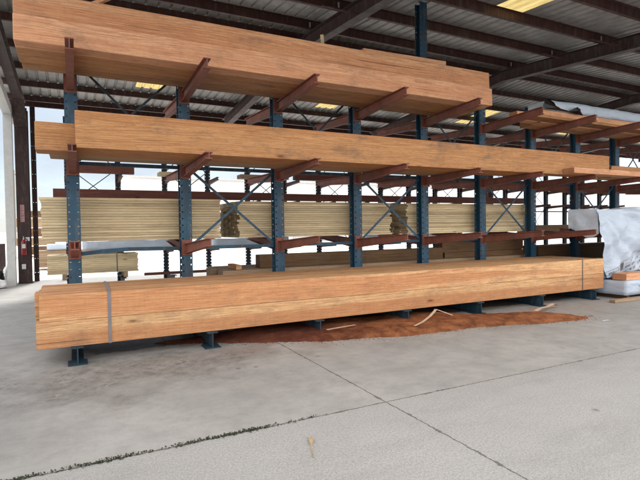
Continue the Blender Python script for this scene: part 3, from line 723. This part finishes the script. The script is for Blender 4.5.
MB().box(-.05, .05, 0, .004, 0, .49).build('plate', PINK, sg)
l = MB()
for i in range(9):
    z = .03 + i * .05
    l.box(-.03, -.018, -.003, -.0005, z, z + .034); l.box(-.018, .03, -.003, -.0005, z + (i % 3) * .012, z + (i % 3) * .012 + .009)
    if i % 2: l.box(.018, .03, -.003, -.0005, z + .002 + (i % 3) * .012 + .009, z + .034)
l.build('lettering', DARKRED, sg)
o = MB().box(-1.24, -1.14, 8.735, 8.742, 1.22, 1.33).build('tag_plate', WHITEP); tag(o, 'small white tag above the fire extinguisher on the column', 'tag')
o = MB().box(-1.35, -1.25, 8.735, 8.742, .42, .56).build('tag_plate', WHITEP); tag(o, 'small white tag low on the dark column', 'tag')
# bags and post at the far left
def bag(loc, r, mat, label, seed):
    bm = bmesh.new(); bmesh.ops.create_icosphere(bm, subdivisions=4, radius=1)
    for v in bm.verts:
        d = 1 + .35 * noise.noise(v.co * 1.6 + Vector((seed, 0, 0))) + .15 * noise.noise(v.co * 5 + Vector((seed, 2, 0)))
        v.co = Vector((v.co.x * r[0] * d, v.co.y * r[1] * d, max(-.02, v.co.z * d * .9 + .55) * r[2]))
    me = bpy.data.meshes.new('plastic_bag'); bm.to_mesh(me); bm.free(); me.materials.append(mat)
    for p in me.polygons: p.use_smooth = True
    tag(link('plastic_bag', me, None, loc), label, 'bag')
bag((-1.85, 7.75, .02), (.22, .2, .17), WHITEP, 'white plastic bag on the floor by the white post', 1)
bag((-2.1, 8.35, .02), (.3, .25, .38), BLACKP, 'black plastic bag behind the white bag', 4)
bag((-1.72, 8.9, .02), (.1, .12, .35), WHITEP, 'crumpled white bag leaning by the foot of the white post', 7)
o = MB().box(-1.95, -1.80, 9.2, 9.34, 0.002, 1.15).build('bollard', FRAME, bevel=.01); tag(o, 'short dark square post left of the white post', 'bollard')

# ------------------------------------------------------------------ yard behind
def yard_stack(x0, x1, y, h, label, mats):
    t = thing('lumber_stack', label, 'lumber stack', ((x0 + x1) / 2, y, 0), 'lumber stacks across the yard')
    z = 0.12; i = 0
    while z < h:
        hh = random.uniform(.32, .5)
        timber('lumber_layer', x0 + jit(.1), x1 + jit(.1), y - .6, y + .6, z, z + hh, mats[i % len(mats)], parent=t, bevel=.01); z += hh
        for dx in (x0 - t.location.x + .2, x1 - t.location.x - .35): MB().box(dx, dx + .15, -.58, .58, z, z + .09).build('spacer', BROWN, t)
        z += .09; i += 1
    for dx in (x0 - t.location.x + .2, x1 - t.location.x - .35): MB().box(dx, dx + .15, -.58, .58, .002, .118).build('skid', BROWN, t)
yard_stack(-9.0, -4.35, 24, 2.4, 'layered brown lumber stack far left across the yard', [DULL, BROWN, PALE])
yard_stack(-2.9, -1.0, 26, 2.4, 'layered lumber stack across the yard right of the dark column', [BROWN, DULL])
wrapped('wrapped_pack', -0.95, -0.1, 14.0, 14.6, .75, .98, WRAP_PLAIN, 'white wrapped bundle on a low lumber pile behind the shed', 'wrapped pack', .03, seed=31)
pack(-1.3, 1.6, 13.9, 14.8, 0.1, 8, 3, DULL, 'low tan lumber pile carrying the white bundle behind the shed', None, ch=.08)
o = MB().box(-.13, -.06, 9.9, 9.97, .005, 1.25).build('stake', PALE); tag(o, 'thin pale upright stake beside the low lumber pack', 'stake')
b = thing('metal_building', 'long low white metal building across the bright yard', 'building', (40, 38, 0))
m = MB(); x0, x1 = -35.5, 45
xs = []; x = x0
while x < x1: xs += [(x, 0), (x + .55, 0), (x + .62, -.06), (x + .83, -.06), (x + .9, 0)]; x += .9
for xx, d in xs: m.v += [(xx, d, 0.004), (xx, d, 6.2)]
for i in range(len(xs) - 1): m.f.append((2 * i, 2 * i + 2, 2 * i + 3, 2 * i + 1))
m.quad((x0, 0, .004), (x0, 18, .004), (x0, 18, 6.2), (x0, 9, 7.1), (x0, 0, 6.2)); m.build('wall', WALLW, b)
m = MB(); m.quad((x0 - .2, -.3, 6.2), (x1, -.3, 6.2), (x1, 9, 7.2), (x0 - .2, 9, 7.2)); m.quad((x0 - .2, 9, 7.2), (x1, 9, 7.2), (x1, 18, 6.2), (x0 - .2, 18, 6.2)); m.build('roof', WALLW, b)
m = MB(); m.box(x0 - .2, x1, -.42, -.3, 6.05, 6.22); m.build('gutter', WHITE, b)
for x in (-20, 5, 28):
    m = MB()
    for i in range(12): m.box(x, x + 4, -.12 + .01 * (i % 2), -.08, .01 + i * .35, .01 + i * .35 + .34)
    m.build('roller_door', WHITE, b)
for x, y, h, q in ((-14.5, 85, 11.5, 'left thin utility pole far across the yard'), (-9.3, 95, 12.5, 'second thin utility pole far beyond the lumber stacks')):
    t = thing('utility_pole', q, 'utility pole', (x, y, 0), 'utility poles beyond the yard')
    MB().tube([(0, 0, 0), (0, 0, h)], [.16, .11], 8).build('pole', POLEM, t); MB().box(-1.2, 1.2, -.07, .07, h - .9, h - .75).build('crossarm', POLEM, t)

# ------------------------------------------------------------------ sawdust and scraps on the floor
FE = [(0.9, -0.82), (1.2, -0.98), (1.63, -1.18), (2.0, -1.42), (2.97, -1.85), (3.6, -2.02), (4.2, -2.17), (5.0, -2.18), (5.6, -2.27), (6.4, -2.50), (7.0, -2.62), (7.3, -2.52)]
BE = [(0.9, -0.8), (2.2, -0.55), (3.4, -0.5), (5.0, -0.75), (5.9, -1.35), (6.7, -1.72), (7.05, -2.1), (7.3, -2.48)]
def interp(T, x):
    for (a, p), (b, q) in zip(T, T[1:]):
        if a <= x <= b: return p + (q - p) * (x - a) / (b - a)
    return T[-1][1]
st = 0.022; H = {}; m = MB(); idx = {}
nx, ny = int(6.5 / st), int(2.3 / st)
for i in range(nx):
    x = 0.9 + i * st
    for j in range(ny):
        y = -2.75 + j * st
        q = Vector((x, y, 0)); wob = 0.07 * noise.noise(q * 2.2) + 0.035 * noise.noise(q * 7) + 0.02 * noise.noise(q * 19)
        f, bk = interp(FE, x) + wob, interp(BE, x) + wob
        d = min(y - f, bk - y, (7.32 - x) * .6 + wob)
        h = 0.085 * (1 - math.exp(-max(0, d) / 0.22)) * (0.55 + 0.75 * (0.5 + noise.noise(q * 1.1))) + 0.012 * noise.noise(q * 8) * min(1, max(0, d) * 8)
        if d > 0: H[i, j] = max(0.0015, h + 0.004)
        elif d > -st * 1.5: H[i, j] = -0.002
for (i, j), h in H.items():
    idx[i, j] = len(m.v); m.v.append((0.9 + i * st + random.uniform(-.004, .004), -2.75 + j * st + random.uniform(-.004, .004), h))
for (i, j) in list(H):
    if all(q in idx for q in ((i + 1, j), (i, j + 1), (i + 1, j + 1))):
        m.f.append((idx[i, j], idx[i + 1, j], idx[i + 1, j + 1], idx[i, j + 1]))
o = m.build('sawdust_heap', DUST, smooth=True); tag(o, 'long rust orange heap of sawdust spilled under the bottom stack', 'sawdust')
def ribbon(pts, w, mat, label, name='strap_scrap'):
    s = MB(); pts = [Vector(p) for p in pts]
    for a, b in zip(pts, pts[1:]):
        sd = (b - a).cross(Vector((0, 0, 1))).normalized() * w / 2
        s.quad(a - sd, a + sd, b + sd, b - sd)
    tag(s.build(name, mat), label, 'scrap')
ribbon([(4.30, -1.93, .075), (4.55, -1.80, .085), (4.80, -1.66, .12), (4.98, -1.56, .17), (5.03, -1.53, .19)], .045, SCRAP, 'long pale bent strap scrap standing out of the sawdust')
ribbon([(5.03, -1.53, .19), (5.12, -1.62, .15), (5.20, -1.72, .11)], .06, SCRAP, 'short wide pale scrap folded over the sawdust')
ribbon([(6.75, -1.98, .075), (6.95, -1.90, .09), (7.25, -1.80, .075), (7.55, -1.70, .09), (7.7, -1.66, .03)], .07, SCRAP, 'pale bark strip at the right end of the sawdust')
ribbon([(3.05, -1.62, .10), (3.25, -1.60, .105), (3.45, -1.55, .10), (3.55, -1.54, .10)], .05, SCRAP, 'thin pale strip on the sawdust under the third column')
ribbon([(7.2, -2.82, .004), (7.29, -2.84, .008), (7.36, -2.82, .004)], .05, WHITEP, 'white paper scrap beyond the tip of the sawdust')
# loose crumbs thrown off the heap
random.seed(11); m = MB()
for i in range(2600):
    x = random.uniform(1.0, 7.5); f = interp(FE, x); y = f - abs(random.gauss(0, .11)) + .10 if random.random() < .75 else f + random.uniform(0, .7)
    h = H.get((int((x - .9) / st), int((y + 2.75) / st)), 0.0); z = max(0, h) ; r = random.uniform(.003, .009) * (1.7 if random.random() < .06 else 1)
    a = random.uniform(0, 2 * PI); pts = [(x + r * math.cos(a + q * 2.1) * random.uniform(.6, 1.4), y + r * math.sin(a + q * 2.1) * random.uniform(.6, 1.4), z + .0006) for q in range(3)]
    top = (x, y, z + r * random.uniform(.5, 1.1)); b0 = len(m.v); m.v += pts + [top]; m.f += [(b0, b0 + 1, b0 + 3), (b0 + 1, b0 + 2, b0 + 3), (b0 + 2, b0, b0 + 3)]
o = m.build('sawdust_crumbs', DUST); tag(o, 'loose crumbs of sawdust scattered along the edge of the heap', 'sawdust', kind='stuff')
# weeds in the joint of the slabs
random.seed(3); m = MB()
for i in range(2600):
    x = -2.6 + 4.3 * random.random(); dens = 0.5 + noise.noise(Vector((x * 3.3, 0, 0)))
    if x > 0.95 and random.random() < (x - .95) * 1.2: continue
    if random.random() > dens + .25: continue
    y = -4.05 + random.gauss(0, 0.011) + 0.01 * noise.noise(Vector((x * 6, 2, 0))); a = random.uniform(0, 2 * PI); L = random.uniform(.006, .022); h = random.uniform(.003, .016)
    d = Vector((math.cos(a), math.sin(a), 0)); sd = Vector((-d.y, d.x, 0)) * L * .35; p = Vector((x, y, .001))
    m.quad(p - sd * .4, p + d * L * .5 - sd + Vector((0, 0, h)), p + d * L + Vector((0, 0, h * .7)), p + d * L * .5 + sd + Vector((0, 0, h)))
o = m.build('joint_weeds', MOSS); tag(o, 'dark green weeds growing along the joint between the slabs', 'weeds', kind='stuff')
o = None
lf = thing('dry_twig', 'small dry tan twig with a curled leaf on the front slab', 'twig', (1.40, -4.5, 0))
MB().tube([(.05, .14, .006), (.02, .03, .012), (-.02, -.08, .008), (-.05, -.16, .006)], .003, 6).build('stem', LEAF, lf)
m = MB()
for i in range(6):
    t = i / 5; w = .013 * math.sin(PI * t) + .002
    m.v += [(.06 - .05 * t - w, .12 - .13 * t, .008 + .012 * math.sin(PI * t)), (.06 - .05 * t + w, .12 - .13 * t, .02 * math.sin(PI * t) + .006)]
for i in range(5): m.f.append((2 * i, 2 * i + 1, 2 * i + 3, 2 * i + 2))
m.build('leaf', LEAF, lf)

# ------------------------------------------------------------------ world, sun, camera
W = bpy.data.worlds.new('World'); scene.world = W; W.use_nodes = True
nt = W.node_tree; bg = nt.nodes['Background']
EL, AZ = math.radians(44), math.radians(13)          # hazy sun over the yard beyond the shed
sky = nt.nodes.new('ShaderNodeTexSky'); sky.sky_type = 'NISHITA'; sky.sun_disc = False
sky.sun_elevation = EL; sky.sun_rotation = AZ; sky.altitude = 10; sky.air_density = 1.0; sky.dust_density = 0.5
tc = nt.nodes.new('ShaderNodeTexCoord'); mp = nt.nodes.new('ShaderNodeMapping'); mp.inputs['Scale'].default_value = (1, 1, 3.2)
nz = nt.nodes.new('ShaderNodeTexNoise'); nz.inputs['Scale'].default_value = 3.0; nz.inputs['Detail'].default_value = 7; nz.inputs['Roughness'].default_value = .58
cr = nt.nodes.new('ShaderNodeValToRGB'); cr.color_ramp.elements[0].position = .36; cr.color_ramp.elements[1].position = .62
cr.color_ramp.elements[0].color = (.60, .60, .60, 1)
mx = nt.nodes.new('ShaderNodeMix'); mx.data_type = 'RGBA'; mx.inputs[7].default_value = (17.2, 17.0, 16.9, 1)
nt.links.new(tc.outputs['Generated'], mp.inputs[0]); nt.links.new(mp.outputs[0], nz.inputs['Vector']); nt.links.new(nz.outputs['Fac'], cr.inputs[0])
nt.links.new(cr.outputs[0], mx.inputs[0]); nt.links.new(sky.outputs[0], mx.inputs[6]); 
sx = nt.nodes.new('ShaderNodeSeparateXYZ'); nt.links.new(tc.outputs['Generated'], sx.inputs[0])
mr = nt.nodes.new('ShaderNodeMapRange'); mr.interpolation_type = 'SMOOTHSTEP'; mr.inputs['From Min'].default_value = -0.1; mr.inputs['From Max'].default_value = 0.8
nt.links.new(sx.outputs[1], mr.inputs['Value'])
m2 = nt.nodes.new('ShaderNodeMix'); m2.data_type = 'RGBA'; m2.inputs[6].default_value = (19.5, 18.9, 18.4, 1); m2.inputs[7].default_value = (4.6, 5.2, 5.9, 1)
nt.links.new(mr.outputs[0], m2.inputs[0]); nt.links.new(m2.outputs[2], mx.inputs[7]); nt.links.new(mx.outputs[2], bg.inputs['Color'])
bg.inputs['Strength'].default_value = 0.15
sl = bpy.data.lights.new('sun', 'SUN'); sl.energy = 4.2; sl.angle = math.radians(9); sl.color = (1, .96, .9)
so = bpy.data.objects.new('sun', sl); COL.objects.link(so)
d = Vector((math.sin(AZ) * math.cos(EL), math.cos(AZ) * math.cos(EL), math.sin(EL)))   # towards the sun
so.rotation_euler = d.to_track_quat('Z', 'Y').to_euler(); so.location = d * 40

f, yaw, pitch, roll = 484.668, 0.4699, -0.0266, -0.0139
w = Vector((math.sin(yaw) * math.cos(pitch), math.cos(yaw) * math.cos(pitch), math.sin(pitch)))
r0 = Vector((math.cos(yaw), -math.sin(yaw), 0)); u0 = r0.cross(w)
r = r0 * math.cos(roll) + u0 * math.sin(roll); u = -r0 * math.sin(roll) + u0 * math.cos(roll)
cd = bpy.data.cameras.new('camera'); cd.sensor_width = 36; cd.lens = f / 640 * 36; cd.clip_end = 2000; cd.clip_start = .05
co = bpy.data.objects.new('camera', cd); COL.objects.link(co)
M = Matrix((r, u, -w)).transposed().to_4x4(); M.translation = (-0.007, -7.4669, 1.5038); co.matrix_world = M
scene.camera = co
scene.view_settings.view_transform = 'Standard'; scene.view_settings.look = 'None'; scene.view_settings.exposure = 0; scene.view_settings.gamma = 1
scene.cycles.use_denoising = True
scene.cycles.max_bounces = 6; scene.cycles.diffuse_bounces = 4; scene.cycles.glossy_bounces = 2; scene.cycles.transmission_bounces = 2
scene.cycles.caustics_reflective = False; scene.cycles.caustics_refractive = False
